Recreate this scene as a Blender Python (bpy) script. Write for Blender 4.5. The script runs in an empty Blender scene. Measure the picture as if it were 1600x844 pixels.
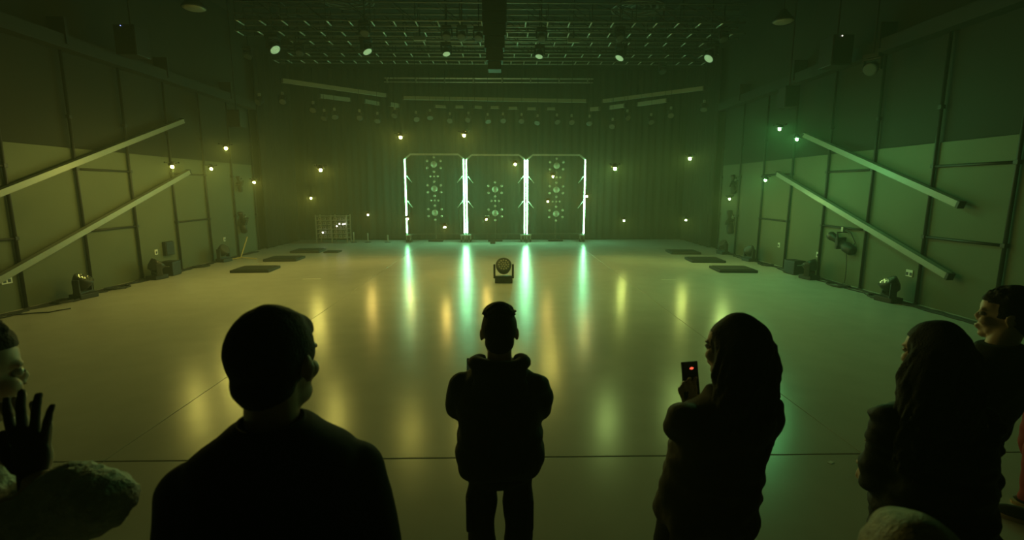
import bpy, bmesh, math, random
from mathutils import Vector, Matrix, noise, Euler

# ------------------------------------------------------------------ camera, world, exposure
scn = bpy.context.scene
col = scn.collection
R = math.radians
CAM_H, TILT, YAW, FPX = 2.15, 9.18, 1.1, 780.0
cd = bpy.data.cameras.new('camera')
cam = bpy.data.objects.new('camera', cd)
col.objects.link(cam)
cam.location = (0, 0, CAM_H)
cam.rotation_euler = (R(90 - TILT), 0, R(-YAW))
cd.sensor_width = 36
cd.lens = 36 * FPX / 1600
cd.clip_start = 0.02
cd.dof.use_dof = True
cd.dof.focus_distance = 11.0
cd.dof.aperture_fstop = 4.0
scn.camera = cam
scn.view_settings.view_transform = 'Standard'
scn.view_settings.look = 'None'
scn.view_settings.exposure = -0.05
scn.view_settings.gamma = 1.0
world = bpy.data.worlds.new('world')
scn.world = world
world.use_nodes = True
wn = world.node_tree
for n in list(wn.nodes):
    wn.nodes.remove(n)
wo = wn.nodes.new('ShaderNodeOutputWorld')
wb = wn.nodes.new('ShaderNodeBackground')
wb.inputs[0].default_value = (0, 0, 0, 1)
wn.links.new(wb.outputs[0], wo.inputs[0])
HAZE = 0.0125
ws = wn.nodes.new('ShaderNodeVolumeScatter')          # thin theatrical haze, the same everywhere
ws.inputs['Color'].default_value = (0.80, 0.95, 0.66, 1)
ws.inputs['Density'].default_value = HAZE
ws.inputs['Anisotropy'].default_value = 0.3
wn.links.new(ws.outputs[0], wo.inputs['Volume'])

WARM, LIME, TEAL = (1.0, .88, .16), (.66, 1.0, .24), (.20, 1.0, .29)
LAMP = 1600.0
TUBE_E = 56.0

# ------------------------------------------------------------------ pixel rays of the photograph -> points in the hall
ct, st = math.cos(R(TILT)), math.sin(R(TILT))
cy, sy = math.cos(R(YAW)), math.sin(R(YAW))


def ray(u, v):
    a, b = u - 800.0, v - 422.0
    f = FPX * ct - b * st
    return Vector((a * cy + f * sy, f * cy - a * sy, -(b * ct + FPX * st)))


def atY(u, v, Y):
    r = ray(u, v)
    return Vector((0, 0, CAM_H)) + r * (Y / r.y)


def atX(u, v, X):
    r = ray(u, v)
    return Vector((0, 0, CAM_H)) + r * (X / r.x)


def atZ(u, v, Z):
    r = ray(u, v)
    return Vector((0, 0, CAM_H)) + r * ((Z - CAM_H) / r.z)


def atD(u, v, d):
    return Vector((0, 0, CAM_H)) + ray(u, v) * (d / FPX)


# ------------------------------------------------------------------ materials
def new_mat(name):
    m = bpy.data.materials.new(name)
    m.use_nodes = True
    nt = m.node_tree
    return m, nt, nt.nodes['Principled BSDF']


def mat(name, c, rough=.6, metal=0., spec=.5, var=.15, scale=6., bump=0., bscale=40., coat=0.):
    m, nt, p = new_mat(name)
    tc = nt.nodes.new('ShaderNodeTexCoord')
    nz = nt.nodes.new('ShaderNodeTexNoise')
    nz.inputs['Scale'].default_value = scale
    nz.inputs['Detail'].default_value = 5
    rp = nt.nodes.new('ShaderNodeValToRGB')
    rp.color_ramp.elements[0].position = .3
    rp.color_ramp.elements[1].position = .7
    rp.color_ramp.elements[0].color = (*[x * (1 - var) for x in c], 1)
    rp.color_ramp.elements[1].color = (*[min(1, x * (1 + var)) for x in c], 1)
    nt.links.new(tc.outputs['Object'], nz.inputs['Vector'])
    nt.links.new(nz.outputs['Fac'], rp.inputs['Fac'])
    nt.links.new(rp.outputs[0], p.inputs['Base Color'])
    p.inputs['Roughness'].default_value = rough
    p.inputs['Metallic'].default_value = metal
    p.inputs['Specular IOR Level'].default_value = spec
    p.inputs['Coat Weight'].default_value = coat
    if bump:
        n2 = nt.nodes.new('ShaderNodeTexNoise')
        n2.inputs['Scale'].default_value = bscale
        n2.inputs['Detail'].default_value = 4
        nt.links.new(tc.outputs['Object'], n2.inputs['Vector'])
        b = nt.nodes.new('ShaderNodeBump')
        b.inputs['Strength'].default_value = bump
        b.inputs['Distance'].default_value = .01
        nt.links.new(n2.outputs['Fac'], b.inputs['Height'])
        nt.links.new(b.outputs[0], p.inputs['Normal'])
    return m


def emit(name, c, s):
    m, nt, p = new_mat(name)
    p.inputs['Base Color'].default_value = (.8, .8, .8, 1)
    p.inputs['Emission Color'].default_value = (*c, 1)
    p.inputs['Emission Strength'].default_value = s
    return m


def floor_mat():
    m, nt, p = new_mat('polished_concrete')
    tc = nt.nodes.new('ShaderNodeTexCoord')
    def nz(s, d, dist=0.):
        n = nt.nodes.new('ShaderNodeTexNoise')
        n.inputs['Scale'].default_value = s
        n.inputs['Detail'].default_value = d
        n.inputs['Distortion'].default_value = dist
        nt.links.new(tc.outputs['Object'], n.inputs['Vector'])
        return n
    a, b = nz(.35, 3, 0), nz(2.3, 6, 0)
    mx = nt.nodes.new('ShaderNodeMath'); mx.operation = 'ADD'
    nt.links.new(a.outputs['Fac'], mx.inputs[0]); nt.links.new(b.outputs['Fac'], mx.inputs[1])
    rp = nt.nodes.new('ShaderNodeValToRGB')
    e = rp.color_ramp.elements
    e[0].position, e[1].position = .35, .68
    e[0].color, e[1].color = (.47, .46, .42, 1), (.55, .54, .50, 1)
    hv = nt.nodes.new('ShaderNodeMath'); hv.operation = 'MULTIPLY'; hv.inputs[1].default_value = .5
    nt.links.new(mx.outputs[0], hv.inputs[0])
    nt.links.new(hv.outputs[0], rp.inputs['Fac'])
    nt.links.new(rp.outputs[0], p.inputs['Base Color'])
    c = nz(.8, 4, 0)
    mr = nt.nodes.new('ShaderNodeMapRange')
    mr.inputs['From Min'].default_value, mr.inputs['From Max'].default_value = .3, .7
    mr.inputs['To Min'].default_value, mr.inputs['To Max'].default_value = .23, .29
    nt.links.new(c.outputs['Fac'], mr.inputs['Value'])
    p.inputs['Roughness'].default_value = .26
    p.inputs['Specular IOR Level'].default_value = .26
    bn = nt.nodes.new('ShaderNodeBump'); bn.inputs['Strength'].default_value = .05; bn.inputs['Distance'].default_value = .01
    nt.links.new(nz(1.7, 3).outputs['Fac'], bn.inputs['Height'])
    nt.links.new(bn.outputs[0], p.inputs['Normal'])
    return m


M = dict(
    floor=floor_mat(),
    joint=mat('joint_filler', (.03, .03, .028), .8),
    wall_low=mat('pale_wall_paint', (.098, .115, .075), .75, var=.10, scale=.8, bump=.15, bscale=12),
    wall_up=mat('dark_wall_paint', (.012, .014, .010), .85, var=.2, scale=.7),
    ceiling=mat('black_ceiling', (.012, .014, .012), .9, scale=.5),
    duct=mat('dark_duct', (.025, .028, .025), .6, .3),
    vent=mat('grey_vent', (.22, .24, .22), .5, .2),
    drape=mat('black_drape', (.010, .010, .009), .95, scale=2),
    black=mat('black_metal', (.013, .013, .013), .55, 0, bump=.05),
    blackplastic=mat('black_plastic', (.018, .018, .018), .38, 0, .5),
    pad=mat('black_pad', (.015, .015, .014), .7, bump=.1),
    alu=mat('aluminium', (.80, .82, .80), .45, .6, var=.08),
    dullalu=mat('dull_aluminium', (.30, .32, .30), .45, .6),
    tube=mat('unlit_tube_diffuser', (.23, .25, .20), .4, 0, .5, var=.03),
    white=mat('white_plastic', (.72, .72, .68), .4),
    glass=mat('lens_glass', (.10, .11, .10), .12, .2, .8),
    cream=mat('reflector_cream', (.34, .32, .24), .4, .1),
    wheel=mat('caster_rubber', (.05, .04, .03), .6),
    cable=mat('black_cable', (.012, .012, .012), .6),
    yellow=mat('yellow_pole', (.55, .43, .15), .5),
    skin=mat('skin', (.50, .31, .22), .5, var=.06, scale=20),
    skin_light=mat('fair_skin', (.62, .47, .38), .5, var=.06, scale=20),
    hair=mat('black_hair', (.008, .007, .006), .8, bump=.4, bscale=160),
    hair_brown=mat('dark_brown_hair', (.02, .014, .010), .75, bump=.4, bscale=160),
    hair_fair=mat('fair_hair', (.40, .33, .22), .55, var=.3, scale=60, bump=.5, bscale=200),
    suit=mat('black_suit', (.008, .008, .009), .85, spec=.25, bump=.15, bscale=300),
    jacket=mat('dark_jacket', (.014, .015, .014), .75, spec=.3, bump=.2, bscale=60),
    jacket2=mat('dark_olive_jacket', (.075, .058, .036), .7, spec=.35, bump=.3, bscale=40),
    jacket3=mat('black_quilted_coat', (.010, .011, .010), .7, spec=.35, bump=.3, bscale=50),
    trousers=mat('dark_trousers', (.012, .012, .013), .85, spec=.3),
    coat=mat('pale_fleece', (.80, .84, .78), .95, spec=.1, var=.12, scale=30, bump=.8, bscale=90),
    hand_dark=mat('dark_hand', (.015, .015, .015), .7),  # near-black tone for the clapper's right hand, the left is pale skin
    red=mat('red_cloth', (.22, .008, .012), .8),
    shoe=mat('dark_shoe', (.03, .028, .025), .6),
    sole=mat('tan_sole', (.60, .42, .25), .6),
    eye=mat('eye_white', (.5, .5, .5), .2),
    warm=emit('warm_lamp', WARM, LAMP), warm_dim=emit('warm_lamp_dim', (1.0, .74, .15), LAMP * .45),
    lime=emit('lime_lamp', LIME, LAMP * .85), lime_dim=emit('lime_lamp_dim', (.8, 1.0, .2), LAMP * .45),
    teal=emit('teal_lamp', TEAL, LAMP * 1.05),
    tube_lit=emit('lit_tube', (.27, 1.0, .42), TUBE_E),
    led_white=emit('led_white', (1, .95, .7), 5), led_blue=emit('led_blue', (.3, .4, 1.0), 2.0),
    led_red=emit('phone_red', (1, .12, .06), 1.2), wash_face=emit('wash_face', (.45, .85, .38), .30),  # wash light faces given a faint even green emission
    screen=emit('dim_screen', (.05, .12, .06), .05),
)


# ------------------------------------------------------------------ helpers
def tag(o, label=None, cat=None, group=None, kind=None):
    for k, v in (('label', label), ('category', cat), ('group', group), ('kind', kind)):
        if v:
            o[k] = v
    return o


def empty(name, loc=(0, 0, 0), rot=(0, 0, 0), label=None, cat=None, group=None):
    o = bpy.data.objects.new(name, None)
    o.empty_display_size = .1
    o.location = loc
    o.rotation_euler = rot
    col.objects.link(o)
    return tag(o, label, cat, group)


KIDS = {}


def reg(o, parent):
    if parent is not None:
        o.parent = parent
        KIDS.setdefault(parent.name, []).append(o)
    return o


def copy_tree(o, parent=None):
    c = o.copy()
    col.objects.link(c)
    if parent is not None:
        c.parent = parent
        KIDS.setdefault(parent.name, []).append(c)
    for ch in list(KIDS.get(o.name, [])):
        copy_tree(ch, c)
    return c


class MB:
    def __init__(s):
        s.bm = bmesh.new()

    def box(s, c, d, rot=None, bev=0.):
        m = Matrix.Translation(Vector(c)) @ (rot.to_4x4() if rot else Matrix.Identity(4)) @ Matrix.Diagonal((*d, 1))
        r = bmesh.ops.create_cube(s.bm, size=1, matrix=m)
        if bev:
            es = {e for v in r['verts'] for e in v.link_edges}
            bmesh.ops.bevel(s.bm, geom=list(es), offset=bev, segments=2, affect='EDGES', profile=.6)
        return s

    def ring_loft(s, rings, cap=True):
        """rings: list of lists of points, same count"""
        vs = [[s.bm.verts.new(p) for p in r] for r in rings]
        n = len(vs[0])
        for a, b in zip(vs, vs[1:]):
            for i in range(n):
                s.bm.faces.new((a[i], a[(i + 1) % n], b[(i + 1) % n], b[i]))
        if cap:
            s.bm.faces.new(list(reversed(vs[0])))
            s.bm.faces.new(vs[-1])
        return s

    def tube(s, pts, rad, n=8, cap=True):
        pts = [Vector(p) for p in pts]
        if not isinstance(rad, (list, tuple)):
            rad = [rad] * len(pts)
        rings = []
        up = None
        for i, p in enumerate(pts):
            t = (pts[min(i + 1, len(pts) - 1)] - pts[max(i - 1, 0)]).normalized()
            if up is None:
                up = Vector((0, 0, 1)) if abs(t.z) < .9 else Vector((0, 1, 0))
            x = t.cross(up)
            if x.length < 1e-4:
                x = t.orthogonal()
            x.normalize()
            y = x.cross(t).normalized()
            up = y
            rr = rad[i]
            a, b = rr if isinstance(rr, (list, tuple)) else (rr, rr)
            rings.append([p + x * (a * math.cos(2 * math.pi * k / n)) + y * (b * math.sin(2 * math.pi * k / n)) for k in range(n)])
        return s.ring_loft(rings, cap)

    def bar(s, a, b, r, n=6):
        return s.tube([a, b], r, n)

    def sq(s, a, b, w, h=None):
        """square bar"""
        a, b = Vector(a), Vector(b)
        h = h or w
        t = (b - a).normalized()
        up = Vector((0, 0, 1)) if abs(t.z) < .95 else Vector((0, 1, 0))
        x = t.cross(up).normalized()
        y = x.cross(t).normalized()
        rings = [[p + x * (w / 2 * i) + y * (h / 2 * j) for i, j in ((1, -1), (1, 1), (-1, 1), (-1, -1))] for p in (a, b)]
        return s.ring_loft(rings)

    def lathe(s, c, prof, axis=(0, 0, 1), n=20):
        """prof: (distance along axis, radius)"""
        c, ax = Vector(c), Vector(axis).normalized()
        x = ax.orthogonal().normalized()
        y = ax.cross(x)
        rings = [[c + ax * d + (x * math.cos(2 * math.pi * k / n) + y * math.sin(2 * math.pi * k / n)) * max(r, 1e-4) for k in range(n)] for d, r in prof]
        return s.ring_loft(rings)

    def ell(s, c, r, rot=None, sub=2):
        m = Matrix.Translation(Vector(c)) @ (rot.to_4x4() if rot else Matrix.Identity(4)) @ Matrix.Diagonal((*(r if isinstance(r, (list, tuple)) else (r, r, r)), 1))
        bmesh.ops.create_icosphere(s.bm, subdivisions=sub, radius=1, matrix=m)
        return s

    def sect(s, secs, n=20, pw=2.4):
        """horizontal-ish body sections: (x, y, z, half width, half depth)"""
        rings = []
        for x, y, z, a, b in secs:
            ring = []
            for k in range(n):
                t = 2 * math.pi * k / n
                c_, s_ = math.cos(t), math.sin(t)
                ring.append(Vector((x + a * math.copysign(abs(c_) ** (2 / pw), c_), y + b * math.copysign(abs(s_) ** (2 / pw), s_), z)))
            rings.append(ring)
        return s.ring_loft(rings)

    def build(s, name, m, parent=None, smooth=False, loc=None):
        bmesh.ops.recalc_face_normals(s.bm, faces=s.bm.faces)
        me = bpy.data.meshes.new(name)
        s.bm.to_mesh(me)
        s.bm.free()
        for k in (m if isinstance(m, list) else [m]):
            me.materials.append(M[k] if isinstance(k, str) else k)
        if smooth:
            for p in me.polygons:
                p.use_smooth = True
        o = bpy.data.objects.new(name, me)
        if loc is not None:
            o.location = loc
        col.objects.link(o)
        return reg(o, parent)

    def blob(s, name, m, parent, voxel=.01, smooth=4, folds=0., fscale=6., fdir=(1, 1, 1), fine=0., seed=0):
        """fuse the overlapping solids into one continuous skin"""
        o = s.build(name, m, parent)
        r = o.modifiers.new('r', 'REMESH'); r.mode = 'VOXEL'; r.voxel_size = voxel
        q = o.modifiers.new('s', 'SMOOTH'); q.iterations = smooth; q.factor = .5
        dg = bpy.context.evaluated_depsgraph_get()
        dg.update()
        me = bpy.data.meshes.new_from_object(o.evaluated_get(dg))
        o.modifiers.clear()
        o.data = me
        if folds or fine:
            off = Vector((seed * 3.7, seed * 1.3, 0))
            ns = [v.normal.copy() for v in me.vertices]
            for v, nn in zip(me.vertices, ns):
                d = 0
                if folds:
                    q_ = Vector((v.co.x * fdir[0], v.co.y * fdir[1], v.co.z * fdir[2])) * fscale + off
                    d += folds * noise.noise(q_ + noise.noise_vector(q_ * .7) * .6)
                if fine:
                    d += fine * noise.noise(v.co * 70 + off)
                v.co += nn * d
        for p in me.polygons:
            p.use_smooth = True
        return o


def obj_mesh(name, me, parent, loc=(0, 0, 0), rot=(0, 0, 0)):
    o = bpy.data.objects.new(name, me)
    o.location = loc
    o.rotation_euler = rot
    col.objects.link(o)
    return reg(o, parent)


def struct(name):
    o = empty(name)
    o['kind'] = 'structure'
    return o


def V(*a):
    return Vector(a)


# ------------------------------------------------------------------ the hall
XL, XR, YB, YF, ZC, ZW = -8.8, 7.9, 21.6, -3.0, 7.8, 2.98

fl = MB().box((-.45, 9.3, -.13), (17.4, 25.2, .1)).build('floor', 'joint')
fl['kind'] = 'structure'
xs = [XL - .2, -3.2, 2.96, XR + .2]
ys = [YF, 3.76, 16.2, YB + .2]
for i in range(3):
    for j in range(3):
        x0, x1, y0, y1 = xs[i], xs[i + 1], ys[j], ys[j + 1]
        g = .0075
        MB().box(((x0 + x1) / 2, (y0 + y1) / 2, -.04), (x1 - x0 - g, y1 - y0 - 2.2 * g, .08), bev=.003).build('slab', 'floor', fl)

ce = MB().box((-.45, 9.3, ZC + .1), (17.4, 25.2, .2)).build('ceiling', 'ceiling')
ce['kind'] = 'structure'
for k, y in enumerate((-1.0, 3.0, 7.0, 11.0, 13.3, 20.0)):          # ceiling joists across the hall
    MB().box((-.45, y, ZC - .22), (16.5, .22, .44)).build('joist', 'duct', ce)


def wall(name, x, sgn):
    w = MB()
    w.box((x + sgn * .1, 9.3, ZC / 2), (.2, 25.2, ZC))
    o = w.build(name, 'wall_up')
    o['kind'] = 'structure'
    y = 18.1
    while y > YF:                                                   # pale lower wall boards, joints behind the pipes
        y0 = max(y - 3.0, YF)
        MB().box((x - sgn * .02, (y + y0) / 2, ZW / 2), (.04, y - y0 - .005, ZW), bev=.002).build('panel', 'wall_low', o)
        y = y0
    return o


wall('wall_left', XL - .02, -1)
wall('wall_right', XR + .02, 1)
for name, y in (('wall_back', YB + .1), ('wall_front', YF - .1)):
    o = MB().box((-.45, y, ZC / 2), (17.4, .2, ZC)).build(name, 'wall_up')
    o['kind'] = 'structure'
for n, (x, s) in enumerate(((XL, 1), (XR, -1))):                     # beam with ducting high along each wall
    o = MB().box((x + s * .16, 7.6, 5.0), (.28, 21.0, .26)).build('trim_%d' % (n + 1), 'duct')
    o['kind'] = 'structure'
    for k in range(7):
        MB().box((x + s * .16, -1.5 + 3 * k, 5.2), (.34, .06, .5)).build('bracket', 'black', o)


# drapes: back and side returns
def drape(name, a, b, z0, z1, label, seed):
    a, b = Vector(a), Vector(b)
    t = (b - a)
    L = t.length
    t.normalize()
    nrm = Vector((-t.y, t.x, 0))
    n = int(L * 14)
    rnd = random.Random(seed)
    ph = [rnd.random() * 6 for _ in range(3)]
    bm = MB()
    rows = []
    for z in (z0, (z0 + z1) * .4, z1):
        row = []
        for i in range(n + 1):
            s = L * i / n
            d = .05 * math.sin(s * 21 + ph[0] + .8 * math.sin(s * 3.1)) + .03 * math.sin(s * 9 + ph[1])
            row.append(bm.bm.verts.new(a + t * s + nrm * d + Vector((0, 0, z))))
        rows.append(row)
    for r0, r1 in zip(rows, rows[1:]):
        for i in range(n):
            bm.bm.faces.new((r0[i], r0[i + 1], r1[i + 1], r1[i]))
    o = bm.build(name, 'drape', None, True)
    sol = o.modifiers.new('t', 'SOLIDIFY'); sol.thickness = .01
    return tag(o, label, 'curtain')


drape('curtain', (XL + .35, YB - .15, 0), (XR - .35, YB - .15, 0), .02, 7.0, 'wide black stage drape hanging across the whole back wall', 1)
drape('curtain', (XL + .22, 18.25, 0), (XL + .22, YB - .35, 0), .02, 7.0, 'narrow black side drape at the far end of the left wall', 2)
drape('curtain', (XR - .22, YB - .35, 0), (XR - .22, 18.25, 0), .02, 7.0, 'narrow black side drape at the far end of the right wall', 3)

# pipes and rails on the walls
POSTS = [7.6, 9.1, 10.6, 12.1, 13.6, 15.1, 16.6, 18.0]


def pipe_wall(x, s, side):
    ords = ['nearest', 'second', 'third', 'fourth', 'fifth', 'sixth', 'seventh']
    for k, y in enumerate(POSTS):
        vis = y - 9.1
        px = x + s * .065
        e = empty('wall_pipe', (px, y, 0))
        kk = int(round((y - 9.1) / 1.5))
        if kk < 0:
            lab = 'black vertical pipe on the %s wall, just beyond the picture edge' % side
        else:
            lab = 'black vertical pipe on the %s wall, %s one counted from the camera' % (side, ords[kk])
        tag(e, lab, 'pipe', 'vertical pipes along the %s wall' % side)
        MB().tube([(0, 0, 0), (0, 0, 4.87)], .030, 10).build('pole', 'black', e, True)
        MB().lathe((0, 0, 0), [(0, .055), (.012, .055), (.014, .035), (.03, .035)], n=12).build('foot_plate', 'black', e)
        for z in (1.28, 2.56, 3.6):
            MB().box((0, 0, z), (.085, .075, .07), bev=.008).build('coupler', 'black', e)
    for y0 in (7.6, 10.6, 13.6):
        for z in (1.28, 2.56):
            bay = {7.6: 'bay at the picture edge', 10.6: 'bay between its second and third pipes', 13.6: 'bay between its fourth and fifth pipes'}[y0]
            o = MB().tube([(x + s * .065, y0, z), (x + s * .065, y0 + 1.5, z)], .024, 8).build('wall_rail', 'black', None, True)
            tag(o, '%s black horizontal rail on the %s wall, %s' % ('lower' if z < 2 else 'upper', side, bay), 'rail', 'rails along the %s wall' % side)


pipe_wall(XL, 1, 'left')
pipe_wall(XR, -1, 'right')


# ------------------------------------------------------------------ unlit light tubes
def light_tube(a, b, w, label, group, m='tube'):
    a, b = Vector(a), Vector(b)
    e = empty('light_tube', a, (0, 0, 0), label, 'light tube', group)
    d = b - a
    t = d.normalized()
    MB().sq((0, 0, 0), d, w).build('diffuser', m, e)
    MB().sq(-t * .05, V(0, 0, 0), w * 1.12).build('end_cap', 'black', e)
    MB().sq(d, d + t * .05, w * 1.12).build('end_cap', 'black', e)
    return e


G = 'unlit pale light tubes slanting along the side walls'
xl, xr = XL + .16, XR - .16
light_tube(atX(-120, 348, xl), atX(285, 189, xl), .11, 'long unlit pale light tube slanting up the left wall, upper of the two', G)
light_tube(atX(-120, 503, xl), atX(294, 269, xl), .11, 'long unlit pale light tube slanting up the left wall, lower of the two', G)
light_tube(atX(1499, 319, xr), atX(1258, 211, xr), .11, 'long unlit pale light tube slanting up the right wall, upper of the two', G)
light_tube(atX(1482, 431, xr), atX(1216, 272, xr), .11, 'long unlit pale light tube slanting up the right wall, lower of the two', G)
G = 'unlit light tubes hung in an arc under the ceiling'
ZT = 5.5
light_tube(atZ(441, 126, ZT), atZ(602, 149, ZT), .12, 'long unlit light tube hung left of the middle one, slanting in the arc', G)
light_tube(atZ(631, 153, ZT), atZ(915, 158, ZT), .12, 'longest unlit light tube, hung level in the middle of the arc', G)
light_tube(atZ(943, 158, ZT), atZ(1099, 138, ZT), .12, 'long unlit light tube hung right of the middle one, slanting in the arc', G)
for a, b, l in (((500, 150), (546, 156), 'short unlit tube under the left arc tube, outermost'), ((569, 158), (591, 162), 'short unlit tube under the left arc tube, second from outside'),
                ((609, 163), (621, 165), 'short unlit tube just left of the middle arc tube'), ((922, 171), (936, 170), 'short unlit tube just right of the middle arc tube'),
                ((954, 168), (976, 165), 'short unlit tube under the right arc tube, second from outside'), ((998, 163), (1042, 157), 'short unlit tube under the right arc tube, outermost'),
                ((680, 166), (696, 167), 'short bar below the middle arc tube, first from the left'), ((712, 167), (724, 167), 'short bar below the middle arc tube, second from the left'),
                ((741, 167), (752, 168), 'short bar below the middle arc tube, third from the left'), ((767, 168), (779, 168), 'short bar below the middle arc tube, fourth from the left'),
                ((795, 169), (808, 169), 'short bar below the middle arc tube, fifth from the left'), ((824, 170), (837, 170), 'short bar below the middle arc tube, sixth from the left'),
                ((855, 170), (867, 170), 'short bar below the middle arc tube, seventh from the left')):
    zz = 5.2 if max(a[1], b[1]) > 162 else ZT
    light_tube(atZ(*a, zz), atZ(*b, zz), .13 if a[0] < 620 or a[0] > 900 else .09, l, 'short unlit tubes under the arc')

# double batten pipe across
e = empty('batten', atY(600, 122, 19.5), (0, 0, 0), 'long thin double pipe hung level above the middle arc tube', 'pipe')
a0, a1 = atY(600, 122, 19.5), atY(927, 127, 19.5)
for dz, r in ((0, .028), (-.14, .016)):
    MB().tube([(0, 0, dz), (a1.x - a0.x, 0, dz)], r, 8).build('pipe', 'alu', e, True)
for k in range(8):
    x = (a1.x - a0.x) * (k + .1) / 7.3
    MB().box((x, 0, -.07), (.05, .06, .2)).build('clamp', 'dullalu', e)
for k in (0.02, .33, .66, .98):
    MB().bar(((a1.x - a0.x) * k, 0, .02), ((a1.x - a0.x) * k, 0, ZC - a0.z), .006, 4).build('hang_wire', 'cable', e)


# suspension wires of the arc are their own parts of each tube
for o in [o for o in bpy.data.objects if o.name.startswith('light_tube') and 'arc' in str(o.get('group'))]:
    d = KIDS[o.name][0].data.vertices
    far = max((v.co for v in d), key=lambda c: c.length)
    for k in (.08, .92):
        p = far * k
        MB().bar((p.x, p.y, .05), (p.x, p.y, ZC - .001 - o.location.z), .006, 4).build('hang_wire', 'cable', o)

# ------------------------------------------------------------------ roof trusses
rung_me = None
ZTR = 6.8


def truss(y, x0, x1, pitch, label, w=.48, z=ZTR, ph=0.):
    global rung_me
    e = empty('roof_truss', (x0, y, z), (0, 0, 0), label, 'truss', 'box trusses hung side by side under the ceiling')
    L = x1 - x0
    for yy in (0, w):
        for zz in (0, w):
            MB().tube([(0, yy, zz), (L, yy, zz)], .024, 8).build('chord', 'dullalu', e, True)
    n = int(L / pitch)
    if rung_me is None:
        o = MB().tube([(0, 0, 0), (0, .48, 0)], .021, 8).build('rung', 'alu', e, True)
        o.location = (ph, 0, 0)
        rung_me = o.data
        s0 = 1
    else:
        s0 = 0
    for k in range(s0, n + 1):
        obj_mesh('rung', rung_me, e, (ph + k * pitch, 0, 0))
    br = MB()
    for k in range(n):
        xa, xb = ph + k * pitch, ph + (k + 1) * pitch
        if xb > L:
            break
        for yy in (0, w):
            br.bar((xa, yy, w), (xb, yy, 0) if k % 2 else (xa, yy, 0), .011, 4)
        br.bar((xa, 0, w), (xb, w, w), .011, 4)
        br.bar((xb, 0, w), (xb, w, w), .011, 4)
    o = br.build('bracing', 'black', e)
    o['kind'] = 'stuff'
    for x in (L * .12, L * .5, L * .88):
        MB().tube([(x, w / 2, w), (x, w / 2, ZC - z)], .02, 6).build('chain_hoist', 'black', e)
    return e


def yrow(v):
    return atZ(785, v, ZTR).y


rows = [('foremost', 33, 372, 1168, .62), ('second', 50, 372, 1168, .62), ('third', 64.5, 455, 1120, .60), ('fourth', 83.5, 452, 1125, .60), ('hindmost', 95, 430, 1130, .48)]
for nm, v, u0, u1, pitch in rows:
    y = yrow(v)
    truss(y, atZ(u0, v, ZTR).x, atZ(u1, v, ZTR).x, pitch, 'long aluminium box truss across the hall, %s of the five' % nm)

# ------------------------------------------------------------------ ceiling fittings
for u, v, l in ((541, 2, 'round ringed air vent in the ceiling, left one'), (997, 16, 'round ringed air vent in the ceiling, right one')):
    p = atZ(u, v, ZC - .45)
    e = empty('ceiling_vent', (p.x, p.y, ZC - .45), (0, 0, 0), l, 'vent', 'round air vents in the ceiling')
    MB().lathe((0, 0, 0), [(.08, .48), (.45, .48)], n=32).build('duct_collar', 'duct', e, True)
    for r in (.22, .40, .60, .78):
        b = MB()
        b.lathe((0, 0, 0), [(.00 + .10 * (1 - r), r - .05), (.0 + .10 * (1 - r), r), (.05 + .10 * (1 - r), r - .03), (.05 + .10 * (1 - r), r - .08)], n=40)
        b.bm.faces.ensure_lookup_table()
        for f in [f for f in b.bm.faces if len(f.verts) > 4]:
            b.bm.faces.remove(f)
        bm_in = b.bm
        bmesh.ops.recalc_face_normals(bm_in, faces=bm_in.faces)
        b.build('ring', 'vent', e, True)
    for k in range(4):
        a = k * math.pi / 2 + .4
        MB().bar((.1 * math.cos(a), .1 * math.sin(a), .1), (.76 * math.cos(a), .76 * math.sin(a), .05), .012, 4).build('spoke', 'duct', e)
for u, v, l in ((303, 13, 'round pale dome lamp hanging under the ceiling at left, unlit'), (1224, 34, 'round pale dome lamp hanging under the ceiling at right, unlit')):
    p = atZ(u, v, 6.4)
    e = empty('dome_lamp', p, (0, 0, 0), l, 'ceiling lamp', 'unlit dome lamps under the ceiling')
    MB().lathe((0, 0, 0), [(0, .26), (.02, .27), (.05, .25), (.20, .12), (.28, .08)], n=28).build('shade', 'black', e, True)
    MB().lathe((0, 0, 0), [(-.04, .10), (-.025, .20), (.0, .245), (.01, .245)], n=28).build('diffuser', 'cream', e, True)
    MB().tube([(0, 0, .3), (0, 0, ZC - 6.401)], .012, 6).build('rod', 'black', e)


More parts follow.
